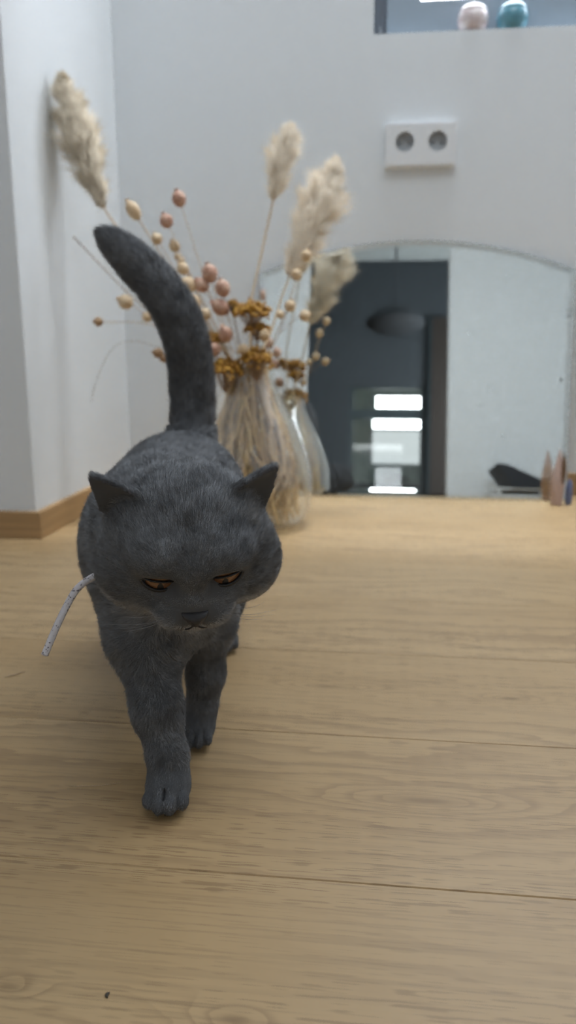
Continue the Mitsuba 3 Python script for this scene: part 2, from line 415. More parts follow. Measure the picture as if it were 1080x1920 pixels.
inner = outer.buffer(-0.004)
for c in HOLES:
    inner = inner.difference(Point(*c).buffer(0.0205, 20))
add(so + '__frame', wall_extrude(face, BACK - 0.015, BACK - 0.001), 'white_plastic')
add(so + '__plate', wall_extrude(inner, BACK - PD, BACK - 0.0151), 'white_plastic')
for c in HOLES:
    cup = lathe([(0.0205, 0.0), (0.0195, 0.0185), (0.0, 0.0185)], (0, 0, 0), 36)
    v = np.array(cup.vertices)
    cup = trimesh.Trimesh(np.column_stack([v[:, 0] + c[0], BACK - PD + v[:, 2], v[:, 1] + c[1]]), cup.faces, process=False)
    r = add(so + '__recess', cup, 'socket_recess_shade')
    pins = []
    for s in (-1, 1):
        d = trimesh.creation.cylinder(0.0026, 0.001, sections=14)
        d.apply_transform(trimesh.transformations.rotation_matrix(math.pi / 2, [1, 0, 0]))
        d.apply_translation((c[0] + s * 0.0095, BACK - 0.0028, c[1]))
        add(r + '__pin_hole', d, 'dark_edge')

# ------------------------------------------------------------------ two round lidded pots on the sill
bsdf('pink_glaze', pr(proc(lambda p, n, uv: mix((0.56, 0.46, 0.47), (0.68, 0.62, 0.62), smoothstep(0.35, 0.65, fbm(p.x * 90, p.y * 90, p.z * 90, 3)))), 0.3, clearcoat=0.6))
bsdf('teal_glaze', pr(proc(lambda p, n, uv: mix((0.075, 0.225, 0.30), (0.10, 0.28, 0.35), fbm(p.x * 60, p.y * 60, p.z * 60, 3))), 0.15, clearcoat=1.0))
POT = [(0, 0), (.018, 0), (.026, .006), (.0315, .018), (.0325, .028), (.0305, .0365), (.0285, .040)]
LID = [(.0290, .0395), (.0298, .0415), (.0290, .0440), (.0245, .0500), (.017, .0545), (.008, .0565), (0, .057)]
for x, mat, lab in ((0.196, 'pink_glaze', 'pale pink round lidded pot on the window sill'), (0.279, 'teal_glaze', 'glossy teal round lidded pot on the window sill')):
    p = thing('round_pot', lab, 'pot')
    add(p + '__body', lathe(POT, (x, BACK + 0.024, 1.0005), 48), mat, 40)
    add(p + '__lid', lathe(LID, (x, BACK + 0.024, 1.0005), 48), mat, 40)

# ------------------------------------------------------------------ glass vase
VX, VY = -0.231, 1.415
vp = spline([(0, .006), (.05, .003), (.088, .004), (.108, .018), (.119, .05), (.1205, .078), (.1165, .110), (.106, .145), (.088, .190), (.068, .230), (.051, .265), (.0455, .288), (.0475, .300)], 60)
vin = np.column_stack([np.maximum(vp[:, 0] - .0035, 0), vp[:, 1] + np.where(vp[:, 0] < .09, np.where(vp[:, 1] < .05, .004, 0), 0)])
va = add('glass_vase', cat_mesh([lathe(vp, (VX, VY, 0), 72), lathe(vin, (VX, VY, 0), 72)]), 'vase_glass', True)
tag(va, 'large clear teardrop glass vase filled with dried stalks behind the cat', 'vase')


def vase_radius(z):
    return np.interp(z, vp[6:, 1], vp[6:, 0])


# tangled straw filling the vase
sr = np.random.default_rng(21)
ms, cs = [], []
for k in range(190):
    a0, a1 = sr.uniform(0, 2 * np.pi, 2)
    a1 = a0 + sr.normal(0, 2.2)
    z0 = sr.uniform(0.006, 0.03)
    r0 = (vase_radius(z0) - 0.016) * math.sqrt(sr.uniform(0.05, 1))
    z1 = sr.uniform(0.17, 0.32)
    r1 = (min(vase_radius(min(z1, .29)), .07) - 0.006) * math.sqrt(sr.uniform(0, 1))
    zm = 0.45 * z0 + 0.55 * z1 - 0.02
    am, rm = a0 + 0.55 * (a1 - a0) + sr.normal(0, .15), min(vase_radius(zm) - 0.012, 0.5 * (r0 + r1) + sr.uniform(0, .045))
    pts = [(r0 * math.cos(a0), r0 * math.sin(a0), z0), (rm * math.cos(am), rm * math.sin(am), zm), (r1 * math.cos(a1), r1 * math.sin(a1), z1)]
    p = spline(pts, 10)
    rad = np.hypot(p[:, 0], p[:, 1])
    lim = np.maximum(vase_radius(np.minimum(p[:, 2], .295)) * np.where(p[:, 2] > .05, .80, 1) - 0.006, 0.004)
    p[:, :2] *= np.minimum(1, lim / np.maximum(rad, 1e-6))[:, None]
    p[1:-1] += sr.normal(0, .0025, (len(p) - 2, 3))
    m = tube(p + [VX, VY, 0], sr.uniform(.0010, .0034), 6, flat=sr.uniform(.3, .9), side_axis=unit(sr.normal(size=3)))
    ms.append(m)
    base = np.array([0.60, 0.44, 0.27]) * sr.uniform(0.55, 1.25) * np.array([1, sr.uniform(.96, 1.03), sr.uniform(.78, 1.0)])
    cs.append(np.repeat(base[None], len(m.vertices), 0))
kx = add('dried_straw', cat_mesh(ms), 'straw', False, color=np.clip(np.vstack(cs), 0, 0.9))
tag(kx, 'tangle of tan dried straw stalks filling the glass vase', 'dried stalks', kind='stuff')
MOUTH = np.array([VX, VY, 0.297])


def stalk_path(top, n=22, sag=0.0, foot=None, mx=0.0):
    """from inside the vase, out through its mouth, to the head"""
    top = np.asarray(top, float)
    d = top - MOUTH
    a = math.atan2(d[1], d[0])
    m = MOUTH + np.array([math.cos(a), math.sin(a) * 0.8, 0]) * 0.03 * min(1, np.hypot(d[0], d[1]) / 0.08)
    f = np.array([VX - 0.5 * (m[0] - VX), VY - 0.5 * (m[1] - VY), 0.05])
    return spline([f, m, m * 0.45 + top * 0.55 + np.array([mx, 0, sag]), top], n)


# pampas plumes
def plume(name_label, axis, width, count, seed, tint, group='pampas plumes'):
    r = np.random.default_rng(seed)
    axis = np.asarray(axis, float)
    pl = thing('pampas_grass', name_label, 'dried plant')
    head = spline(axis[:3], 40)          # tip, middle, base of the plume
    stem = np.vstack([spline([axis[2] * 0.7 + axis[1] * 0.3, axis[2], axis[3]], 12), stalk_path(axis[3], 20)[::-1][1:]])
    st = np.linspace(.0016, .0026, len(stem))
    add(pl + '__stem', tube(stem, st, 7), 'stalk_tan', True)
    tufts = 85                                     # the plume is made of drooping side branches, each with its own hairs
    tt = (np.arange(tufts) + r.uniform(0, 1, tufts)) / tufts
    tr = unit(r.normal(size=(tufts, 3)))
    tl = r.uniform(.55, 1.35, tufts)
    who = r.integers(0, tufts, count)
    t = np.clip(tt[who] + r.normal(0, .02, count), 0, 1)
    idx = np.clip((t * 39).astype(int), 0, 38)
    fr_ = (t * 39 - idx)[:, None]
    axis_p = head[idx] * (1 - fr_) + head[idx + 1] * fr_
    along = unit(head[idx] - head[idx + 1])        # towards the tip
    rad = unit(tr[who] + r.normal(0, .22, (count, 3)))
    rad = unit(rad - along * (rad * along).sum(1, keepdims=True))
    prof = np.interp(t, [0, .10, .30, .60, .85, 1], [.05, .26, .66, 1.0, .74, .30])
    reach = width * prof * tl[who] * r.uniform(0.0, 1.0, count)
    root = axis_p + (rad * .72 + along * .75) * reach[:, None] * .8 + r.normal(0, .0015, (count, 3))
    L = r.uniform(0.012, 0.032, count) * (0.45 + 0.6 * prof)
    d = unit(along * 1.0 + rad * r.uniform(0.1, 1.0, (count, 1)) + r.normal(0, .38, (count, 3)))
    bend = rad * 0.35 + np.array([0, 0, -0.25]) + r.normal(0, .25, (count, 3))
    nn = unit(rad + r.normal(0, .5, (count, 3)))
    c = np.array(tint) * r.uniform(0.78, 1.15, (count, 1))
    parts = blades(root, d, L, r.uniform(.0004, .0010, count), bend, nn, unit(rad + along * .3 + r.normal(0, .2, (count, 3))), np.clip(c, 0, .95))
    key = pl + '__plume'
    scene[key] = blade_shape(parts, 'plume_fluff')
    labels[key] = {'label': 'feathery plume'}
    return pl


plume('tan pampas plume leaning far left against the white wall corner', [(-0.571, 1.43, .815), (-0.545, 1.43, .70), (-0.503, 1.425, .592), (-0.470, 1.42, .545)], 0.066, 26000, 31, (0.60, 0.525, 0.41))
plume('small pale pampas plume on a straight straw stem, middle one of three', [(-0.166, 1.53, .745), (-0.183, 1.525, .685), (-0.198, 1.515, .615), (-0.236, 1.47, .425)], 0.042, 13000, 32, (0.78, 0.70, 0.58))
plume('broad cream pampas plume, rightmost of the three plumes', [(-0.080, 1.56, .690), (-0.122, 1.55, .585), (-0.168, 1.53, .475), (-0.180, 1.50, .435)], 0.074, 32000, 33, (0.80, 0.72, 0.60))


# seed pods
def pod_mesh(size, long=1.15, ribs=8):
    pf = np.array([(0, -1.0), (.30, -.97), (.72, -.70), (.97, -.20), (1.0, .12), (.86, .55), (.55, .86), (.28, .98), (.22, 1.10), (.34, 1.22), (.10, 1.20), (0, 1.12)])
    m = lathe(pf, (0, 0, 0), 24)
    v = np.array(m.vertices)
    a = np.arctan2(v[:, 1], v[:, 0])
    v[:, :2] *= (1 + 0.045 * np.cos(ribs * a))[:, None]
    v[:, 2] *= long
    return trimesh.Trimesh(v * size, m.faces, process=False)


def orient(m, d, at):
    d = unit(d)
    R = trimesh.geometry.align_vectors([0, 0, 1], d)
    m = m.copy()
    m.apply_transform(R)
    m.apply_translation(at)
    return m


def pods(label, heads, mat, stalk='stalk_tan', sag=0.0, mx=0.0, thick=.0007):
    """heads: (x, y, z, radius, elongation); the first one ends the main stalk, the others branch off it"""
    s = thing('seed_pod_stem', label, 'dried flower')
    top = np.array(heads[0][:3])
    main = stalk_path(top, 26, sag, mx=mx)
    ts = [tube(main, np.linspace(thick * 1.5, thick, len(main)), 6)]
    for j, hd in enumerate(heads):
        at = np.array(hd[:3])
        if j:
            k = 15 + (j * 2) % 6
            br = spline([main[k], main[k] * .4 + at * .6 + [0, 0, .006], at], 8)
            ts.append(tube(br, thick * .8, 5))
            d = br[-1] - br[-2]
        else:
            d = main[-1] - main[-2]
        add(s + '__seed_pod', orient(pod_mesh(hd[3], hd[4] if len(hd) > 4 else 1.1), d, at), mat if len(hd) < 6 else hd[5], 35)
    add(s + '__stalk', cat_mesh(ts), stalk, True)


pods('single pinkish brown seed pod standing highest above the cat tail', [(-.356, 1.41, .601, .0125, 1.15)], 'pod_pink')
pods('single pinkish brown seed pod just left of the highest pod', [(-.378, 1.40, .562, .0120, 1.05)], 'pod_pink')
pods('elongated beige seed pod on a thick stalk nearest the left plume', [(-.439, 1.40, .581, .0118, 1.55)], 'pod_beige', thick=.0012)
pods('single round beige seed pod below the two highest pods', [(-.394, 1.39, .530, .0100, 1.0)], 'pod_beige')
pods('beige stem with four small seed pods in a row beside the tail', [(-.367, 1.41, .520, .0098, 1.1), (-.362, 1.41, .501, .006, 1.1), (-.354, 1.405, .494, .0062, 1.1), (-.350, 1.40, .479, .0105, 1.1)], 'pod_beige')
pods('pink stem with three large pods right of the cat tail', [(-.298, 1.39, .469, .0138, 1.2), (-.313, 1.39, .449, .0125, 1.1), (-.338, 1.39, .450, .0130, 1.3, 'pod_beige')], 'pod_pink')
pods('stem with two pinkish pods above the golden flower heads', [(-.273, 1.38, .442, .0130, 1.2), (-.277, 1.38, .409, .0140, 1.25)], 'pod_pink')
pods('wiry stem with three beige pods hanging out left of the tail', [(-.519, 1.41, .386, .0085, 1.0, 'pod_brown'), (-.461, 1.40, .421, .0130, 1.1), (-.421, 1.40, .394, .0095, 1.0)], 'pod_beige', sag=.03)
pods('stem with two beige pods hugging the right side of the tail', [(-.325, 1.37, .417, .0125, 1.3), (-.303, 1.37, .397, .0105, 1.0)], 'pod_beige')
pods('stem with two pinkish pods among the golden heads above the vase mouth', [(-.265, 1.36, .361, .0125, 1.2), (-.286, 1.36, .335, .0120, 1.1)], 'pod_pink')
pods('low stem with two small tan pods right above the vase mouth', [(-.196, 1.37, .359, .0095, 1.0), (-.233, 1.36, .335, .0100, 1.0)], 'pod_beige')
pods('tall stem with two cream pods in front of the broad plume', [(-.129, 1.46, .506, .0105, 1.0), (-.147, 1.46, .472, .0110, 1.0)], 'pod_beige')
pods('branching stem with three cream pods before the mirror edge', [(-.157, 1.44, .414, .0105, 1.0), (-.130, 1.45, .397, .0105, 1.0), (-.175, 1.44, .399, .0080, 1.0)], 'pod_beige', 'stalk_brown')
pods('dark brown pod stem low at the left of the tail', [(-.399, 1.39, .328, .0090, 1.1), (-.388, 1.39, .318, .0075, 1.0)], 'pod_brown', 'stalk_brown')


# golden yarrow heads
def yarrow(label, at, rx, rz, seed):
    r = np.random.default_rng(seed)
    y = thing('yarrow', label, 'dried flower')
    at = np.array(at)
    ms, st = [], []
    main = stalk_path(at - [0, 0, rz * 1.6], 22)
    st.append(tube(main, .0012, 6))
    nn = 210
    for k in range(nn):
        q = math.sqrt((k + .5) / nn)
        a = k * 2.399963
        dome = math.sqrt(max(0, 1 - (q * .92) ** 2))
        p = at + [rx * q * math.cos(a) * r.uniform(.85, 1.1), rx * q * math.sin(a) * r.uniform(.85, 1.1), rz * (1.25 * dome - .55) + r.normal(0, rz * .22)]
        s = trimesh.creation.icosphere(subdivisions=1, radius=1)
        v = np.array(s.vertices) * (1 + r.uniform(-.22, .22, (len(s.vertices), 1)))
        ms.append(trimesh.Trimesh(v * rx * r.uniform(.07, .13) * [1, 1, .9] + p, s.faces, process=False))
        if k % 4 == 0:
            st.append(tube(spline([main[-1], (main[-1] + p) / 2 + [0, 0, -.002], p], 5), .0005, 4))
    add(y + '__flower_head', cat_mesh(ms), 'yarrow_gold', True)
    add(y + '__stalk', cat_mesh(st), 'stalk_brown', True)


yarrow('golden brown yarrow head, highest and widest of the yarrow', (-.221, 1.385, .399), .034, .019, 1)
yarrow('golden yarrow head on the right just above the vase mouth', (-.212, 1.375, .313), .030, .024, 2)
yarrow('golden yarrow head on the left at the vase mouth, lowest of all', (-.269, 1.37, .294), .031, .024, 3)
yarrow('dull brown yarrow head partly behind the cat tail', (-.296, 1.38, .350), .026, .014, 4)
yarrow('small brown yarrow bud beside the widest golden head', (-.256, 1.39, .414), .011, .009, 5)
yarrow('dark brown yarrow head tucked under the widest golden head', (-.213, 1.40, .370), .024, .013, 6)

# bare twig and one thin grass blade
tw = add('dried_twig', tube(np.vstack([spline([(-.559, 1.41, .540), (-.47, 1.41, .449), (-.396, 1.40, .388), (-.30, 1.40, .32)], 24), stalk_path((-.30, 1.40, .32), 10)[::-1][1:]]), .0014, 6), 'stalk_grey', True)
tag(tw, 'bare grey twig reaching out to the left behind the tail', 'twig')
tw = add('dried_grass_blade', tube(np.vstack([spline([(-.545, 1.42, .235), (-.535, 1.42, .27), (-.496, 1.41, .335), (-.45, 1.40, .35), (-.398, 1.40, .338), (-.29, 1.40, .30)], 30), stalk_path((-.29, 1.40, .30), 8)[::-1][1:]]), .0005, 5), 'stalk_grey', True)
tag(tw, 'hair thin dried grass blade arching down before the wall corner', 'grass blade')

# ------------------------------------------------------------------ the cat: one implicit body, meshed by surface nets
CELL = 0.0020
LO, HI = np.array([-0.345, 0.425, -0.004]), np.array([-0.025, 0.965, 0.490])
DIM = np.ceil((HI - LO) / CELL).astype(int)
GX, GY, GZ = (LO[k] + CELL * np.arange(DIM[k]) for k in range(3))
FIELD = np.full(DIM, 0.03, np.float32)


def carve(lo, hi, fn, k, sub=False, pad=0.03):
    """blend one piece into (or cut it out of) the field inside its own box"""
    a = np.clip(np.floor((np.asarray(lo) - pad - LO) / CELL).astype(int), 0, DIM)
    b = np.clip(np.ceil((np.asarray(hi) + pad - LO) / CELL).astype(int), 0, DIM)
    s = tuple(slice(i, j) for i, j in zip(a, b))
    P = np.stack(np.meshgrid(GX[s[0]], GY[s[1]], GZ[s[2]], indexing='ij'), -1)
    d = fn(P).astype(np.float32)
    f = FIELD[s]
    if sub:
        d, h = -d, None
        h = np.clip(0.5 + 0.5 * (d - f) / k, 0, 1)
        FIELD[s] = f * (1 - h) + d * h + k * h * (1 - h)
    else:
        h = np.clip(0.5 + 0.5 * (f - d) / k, 0, 1)
        FIELD[s] = f * (1 - h) + d * h - k * h * (1 - h)


def limb(pts, radii, k=0.02):
    pts, radii = np.asarray(pts, float), np.asarray(radii, float)
    for a, b, ra, rb in zip(pts[:-1], pts[1:], radii[:-1], radii[1:]):
        def fn(P, a=a, b=b, ra=ra, rb=rb):
            d = b - a
            t = np.clip(((P - a) @ d) / (d @ d), 0, 1)
            return np.linalg.norm(P - a - t[..., None] * d, axis=-1) - (ra + (rb - ra) * t)
        r = max(ra, rb)
        carve(np.minimum(a, b) - r, np.maximum(a, b) + r, fn, k)


def blob(c, r, axes=None, k=0.02, sub=False):
    c, r = np.asarray(c, float), np.asarray(r, float)
    A = np.eye(3) if axes is None else np.asarray(axes)     # rows: the three axes

    def fn(P):
        q = (P - c) @ A.T
        k0 = np.linalg.norm(q / r, axis=-1)
        k1 = np.linalg.norm(q / r ** 2, axis=-1) + 1e-9
        return k0 * (k0 - 1) / k1
    carve(c - r.max(), c + r.max(), fn, k, sub, pad=0.02)


# body, from the rump forward to the chest
HEADING = unit([0.086, -0.34, 0])
SIDE = unit([0.34, 0.086, 0])
BODY = np.array([SIDE, -HEADING, [0, 0, 1.0]])
blob((-.215, .815, .166), (.073, .085, .074), BODY, .03)
blob((-.204, .700, .160), (.066, .115, .073), BODY, .04)
blob((-.186, .615, .164), (.056, .080, .068), BODY, .035)
blob((-.160, .563, .148), (.045, .048, .058), BODY, .03)
limb([(-.170, .605, .180), (-.140, .550, .185)], [.054, .046], .025)
# forelegs: the cat's right one is planted forward, its left one is behind
limb([(-.182, .570, .150), (-.174, .543, .108), (-.158, .513, .062), (-.1470, .499, .030), (-.1450, .494, .020)], [.034, .0262, .0165, .0122, .0128], .016)
limb([(-.140, .595, .150), (-.136, .590, .105), (-.137, .588, .058), (-.141, .586, .028), (-.142, .583, .018)], [.029, .0205, .0132, .0104, .0110], .016)
# hind legs
limb([(-.192, .80, .130), (-.178, .765, .095), (-.166, .825, .050), (-.166, .805, .018)], [.042, .032, .019, .015], .025)
limb([(-.250, .79, .130), (-.245, .735, .095), (-.236, .770, .050), (-.232, .735, .018)], [.050, .036, .019, .015], .025)


def paw(c, fwd, s=1.0):
    c, fwd = np.asarray(c, float), unit([fwd[0], fwd[1], 0])
    a = np.array([-fwd[1], fwd[0], 0])
    A = np.array([a, fwd, [0, 0, 1.0]])
    blob(c, np.array([.0200, .0210, .0150]) * s, A, .008)
    for q, f, w in ((-1.45, .0125, .0080), (-.5, .0190, .0088), (.5, .0190, .0088), (1.45, .0125, .0080)):
        blob(c + a * q * .0100 * s + fwd * f * s + np.array([0, 0, -.0035 * s]), np.array([w * .74, w * 1.05, w * 1.0]) * s, A, .0012)


PAWS = [((-.1440, .4865, .0132), (.10, -1), .84), ((-.1425, .576, .0120), (.05, -1), .70), ((-.160, .785, .0125), (.2, -1), .78), ((-.232, .716, .0125), (.15, -1), .78)]
for c, f, s in PAWS:
    paw(c, f, s)
for c, f, s in PAWS[:2]:                                        # creases between the toes
    f = unit([f[0], f[1], 0])
    a = np.array([-f[1], f[0], 0])
    for q in (-.98, 0, .98):
        p0 = np.array(c) + a * q * .0100 * s + f * .0135 * s + [0, 0, .0085 * s]
        p1 = np.array(c) + a * q * .0115 * s + f * (.0275 if q == 0 else .0240) * s + [0, 0, -.0040 * s]
        mid = (p0 + p1) / 2
        e = unit(p1 - p0)
        blob(mid, np.array([.0009, np.linalg.norm(p1 - p0) * .62, .0035 * s]), np.array([a, e, np.cross(a, e)]), .0012, True)
# tail, carried high with the tip bent over to the left
TAIL = spline([(-.216, .862, .205), (-.214, .882, .245), (-.213, .880, .296), (-.215, .868, .342), (-.227, .860, .378), (-.247, .856, .407), (-.271, .853, .431), (-.291, .852, .449), (-.303, .852, .459)], 26)
TR = np.interp(np.linspace(0, 1, 26), [0, .12, .5, .75, .88, 1], [.030, .0235, .0220, .0185, .0120, .0035])
limb(TAIL, TR, .008)

# head in its own frame: ha to the cat's left, hf out of the face, hu to the crown
roll = math.radians(2.0)
hp, hy = math.radians(-31), math.radians(18)
hf = np.array([math.sin(hy) * math.cos(hp), -math.cos(hy) * math.cos(hp), math.sin(hp)])
ha = unit(np.array([math.cos(hy), math.sin(hy), math.sin(roll)]))
ha = unit(ha - hf * (ha @ hf))
hu = np.cross(hf, ha)
HEAD = np.array([ha, hf, hu])
HC = np.array([-.1318, .519, .2020])


def hd(a, f, u):
    return HC + 0.01 * (a * ha + f * hf + u * hu)


def hblob(c, r, k=.01, sub=False):
    blob(hd(*c), np.asarray(r) * .01, HEAD, k, sub)


hblob((0, -.2, 0), (5.5, 5.2, 4.7), .02)
for s in (-1, 1):
    hblob((3.6 * s, 1.2, -1.95), (3.0, 3.3, 2.9), .016)
    hblob((2.2 * s, 3.9, 1.55), (1.9, 1.5, 1.25), .016)          # brow
hblob((0, 3.75, -2.3), (3.0, 2.4, 1.9), .014)                      # muzzle
hblob((0, 3.9, .6), (1.25, 1.9, 1.9), .012)                       # bridge
hblob((0, 5.5, -1.45), (.95, 1.0, 1.0), .008)
for s in (-1, 1):
    hblob((1.2 * s, 5.2, -2.75), (1.5, 1.3, 1.05), .006)      # whisker pads
hblob((0, 4.85, -3.65), (1.25, 1.1, .8), .007)                     # chin
for s in (-1, 1):
    hblob((2.35 * s, 5.45, -.06), (1.36, 1.25, .76), .005, True)  # eye openings


def ear(s):
    base, tip = hd(4.25 * s, -.1, 2.6), hd(6.35 * s, -.75, 5.15)
    L = np.linalg.norm(tip - base)
    e3 = (tip - base) / L
    e1 = hd(5.7 * s, -.5, 1.6) - hd(3.2 * s, .8, 3.8)
    e1 = unit(e1 - e3 * (e1 @ e3))
    e2 = np.cross(e3, e1)
    if e2 @ hf < 0:
        e2 = -e2

    def fn(P):
        q = P - base
        t, x, y = q @ e3 / L, q @ e1, q @ e2
        w = .0220 * np.clip(1 - np.abs(t), 0, 1) ** .80 + .0006
        yc = -.0065 * np.clip(1 - t, 0, 1.5) * (1 - np.clip(np.abs(x) / w, 0, 1.5) ** 2)
        shell = np.abs(y - yc) - .0030
        return np.maximum.reduce([np.abs(x) - w, shell * .8, (t - 1.02) * L, (-.35 - t) * L])
    carve(np.minimum(base, tip) - .02, np.maximum(base, tip) + .02, fn, .004, pad=.012)
    return base, tip, e1, e2


EARS = [ear(-1), ear(1)]


def surface_nets(F):
    n0 = F < 0
    corners = [(a, b, c) for a in (0, 1) for b in (0, 1) for c in (0, 1)]
    sh = tuple(d - 1 for d in F.shape)
    cnt = sum(n0[a:a + sh[0], b:b + sh[1], c:c + sh[2]].astype(np.int8) for a, b, c in corners)
    act = (cnt > 0) & (cnt < 8)
    I = np.argwhere(act)
    ids = np.full(sh, -1, np.int64)
    ids[act] = np.arange(len(I))
    vals = np.stack([F[I[:, 0] + a, I[:, 1] + b, I[:, 2] + c] for a, b, c in corners], 1)
    acc, w = np.zeros((len(I), 3)), np.zeros((len(I), 1))
    for i in range(8):
        for j in range(i + 1, 8):
            d = np.abs(np.subtract(corners[i], corners[j]))
            if d.sum() != 1:
                continue
            x = (vals[:, i] < 0) != (vals[:, j] < 0)
            t = np.where(x, vals[:, i] / np.where(x, vals[:, i] - vals[:, j], 1), 0)[:, None]
            p = np.array(corners[i]) + t * (np.array(corners[j]) - np.array(corners[i]))
            acc += p * x[:, None]
            w += x[:, None]
    V = LO + CELL * (I + acc / w)
    quads = []
    for ax in range(3):
        u, v = (ax + 1) % 3, (ax + 2) % 3
        s0 = [slice(1, -1)] * 3
        s0[ax] = slice(0, -1)
        s1 = list(s0)
        s1[ax] = slice(1, None)
        A, B = n0[tuple(s0)], n0[tuple(s1)]
        off = np.array([1, 1, 1])
        off[ax] = 0
        for flip, m in ((False, A & ~B), (True, ~A & B)):
            E_ = np.argwhere(m) + off
            du, dv = np.eye(3, dtype=int)[u], np.eye(3, dtype=int)[v]
            q = np.stack([ids[tuple((E_ - x).T)] for x in (du + dv, dv, 0 * du, du)], 1)
            quads.append(q[:, ::-1] if flip else q)
    q = np.vstack(quads)
    q = q[(q >= 0).all(1)]
    return trimesh.Trimesh(V, np.vstack([q[:, [0, 1, 2]], q[:, [0, 2, 3]]]), process=False)


FIELD = np.maximum(FIELD, np.broadcast_to((0.0005 - GZ)[None, None, :], FIELD.shape).astype(np.float32))
body = surface_nets(FIELD)
comp = trimesh.graph.connected_component_labels(body.face_adjacency, node_count=len(body.faces))
body.update_faces(comp == np.bincount(comp).argmax())
body.remove_unreferenced_vertices()
import scipy.sparse as sps
eu_ = np.array(body.edges_unique)
nv = len(body.vertices)
adj = sps.coo_matrix((np.ones(2 * len(eu_)), (np.r_[eu_[:, 0], eu_[:, 1]], np.r_[eu_[:, 1], eu_[:, 0]])), shape=(nv, nv)).tocsr()
adj = sps.diags(1 / np.maximum(np.asarray(adj.sum(1)).ravel(), 1)) @ adj
V_ = np.array(body.vertices)
for it in range(5):
    V_ = V_ + .5 * (adj @ V_ - V_)
    V_ = V_ - .52 * (adj @ V_ - V_)
body = trimesh.Trimesh(V_, np.array(body.faces), process=False)

FUR = np.array([0.152, 0.158, 0.168])
bsdf('cat_coat', pr(tuple(FUR * 0.55), 0.9, specular=0.1))
bsdf('cat_fur', {'type': 'principledthin', 'base_color': VCOL, 'roughness': 0.62, 'diff_trans': 0.35, 'eta': 1.4, 'sheen': 1.0}, False)
cat = thing('cat', 'grey short haired cat walking towards the camera with lowered head and raised tail', 'cat')
add(cat + '__body', body, 'cat_coat', True)

# fur: short blades combed along the body
fr = np.random.default_rng(77)
fn_ = np.array(body.face_normals)
fc = np.array(body.triangles_center)
area = np.array(body.area_faces)


def hl(p):
    q = (p - HC) * 100
    return q @ ha, q @ hf, q @ hu


a_, f_, u_ = hl(fc)
inhead = (np.abs(a_) < 8.5) & (f_ > -5.5) & (f_ < 8) & (u_ > -5.6) & (u_ < 8) & ~((fc[:, 2] < .128))
front = (fn_ @ unit(EYE - np.array([-.15, .6, .17]))) > -0.35
dens = np.where(inhead, 3.6, np.where(fc[:, 1] < .66, 1.7, 1.0)) * np.where(front, 1.0, 0.30)
N = 430000
pick = fr.choice(len(fc), N, p=(area * dens) / (area * dens).sum())
r1, r2 = np.sqrt(fr.uniform(0, 1, (2, N, 1)))
r2 = r2 ** 2
tri = np.array(body.triangles)[pick]
P0 = tri[:, 0] * (1 - r1) + tri[:, 1] * (r1 * (1 - r2)) + tri[:, 2] * (r1 * r2)
vn = np.array(body.vertex_normals)[np.array(body.faces)[pick]]
NN = unit(vn[:, 0] * (1 - r1) + vn[:, 1] * (r1 * (1 - r2)) + vn[:, 2] * (r1 * r2))
a_, f_, u_ = hl(P0)
headw = 1 / (1 + np.exp(-((9.2 - np.sqrt((a_ / 1.12) ** 2 + (f_ + .3) ** 2 + (u_ * 1.15 - .3) ** 2)) / .55)))
headw *= 1 / (1 + np.exp(-(P0[:, 2] - .128) / .006))
legw = 1 / (1 + np.exp((P0[:, 2] - .095) / .012))
td = ((P0[:, None] - TAIL[None, ::2]) ** 2).sum(-1)
ti = np.clip(td.argmin(1) * 2, 1, 24)
tailw = (np.sqrt(td.min(1)) < .036) & (P0[:, 2] > .245)
# combing directions
flow = np.repeat((-HEADING * 1.0 + np.array([0, 0, -.35]))[None], N, 0)
flow = flow * (1 - legw[:, None]) + np.array([0, 0, -1.0]) * legw[:, None]
pawz = P0[:, 2] < .032
flow[pawz] = flow[pawz] * .5 + np.array([0, -.8, -.2])
nosep = hd(0, 6.5, -1.4)
hflow = unit(P0 - nosep) * 1.0 - hf * .3
flow = unit(flow) * (1 - headw[:, None]) + unit(hflow) * headw[:, None]
flow[tailw] = unit(TAIL[np.minimum(ti + 1, 25)] - TAIL[ti - 1])[tailw] + np.array([0, 0, -.15])
# locks: the coat parts and clumps a little
clump = np.stack([meshkit.fbm(P0 * 75 + 31 * k, 2, k) - .5 for k in range(3)], 1)
clump2 = np.stack([meshkit.fbm(P0 * 260 + 31 * k, 2, k + 5) - .5 for k in range(3)], 1)
flow = unit(flow) + clump * 1.0 + clump2 * 0.9
flow = unit(flow - NN * (flow * NN).sum(1, keepdims=True))
facey = np.clip((f_ - 2.2) / 2.5, 0, 1) * headw
length = .0098 * (1 - headw) + .0074 * headw
length = length * (1 - .58 * facey)
length = length * (1 - legw * .48)
length[pawz] = .0034
length[tailw] = .0098
rise = .52 - .12 * facey
rise = np.where(legw > .5, .36, rise)
rise[pawz] = .22
eyed = np.minimum(*[np.sqrt(((a_ - 2.35 * s) / 1.42) ** 2 + ((u_ + .06 - .14 * (a_ - 2.35 * s) * s) / .82) ** 2) + np.where(f_ < 3, 9, 0) for s in (-1, 1)])
nosed = np.sqrt((a_ / 1.25) ** 2 + ((u_ + 1.95) / .78) ** 2) + np.where(f_ < 5, 9, 0)
keep = (eyed > 1.0) & (nosed > 1.0)
length *= np.clip((np.minimum(eyed, nosed) - .75) / .9, .35, 1)
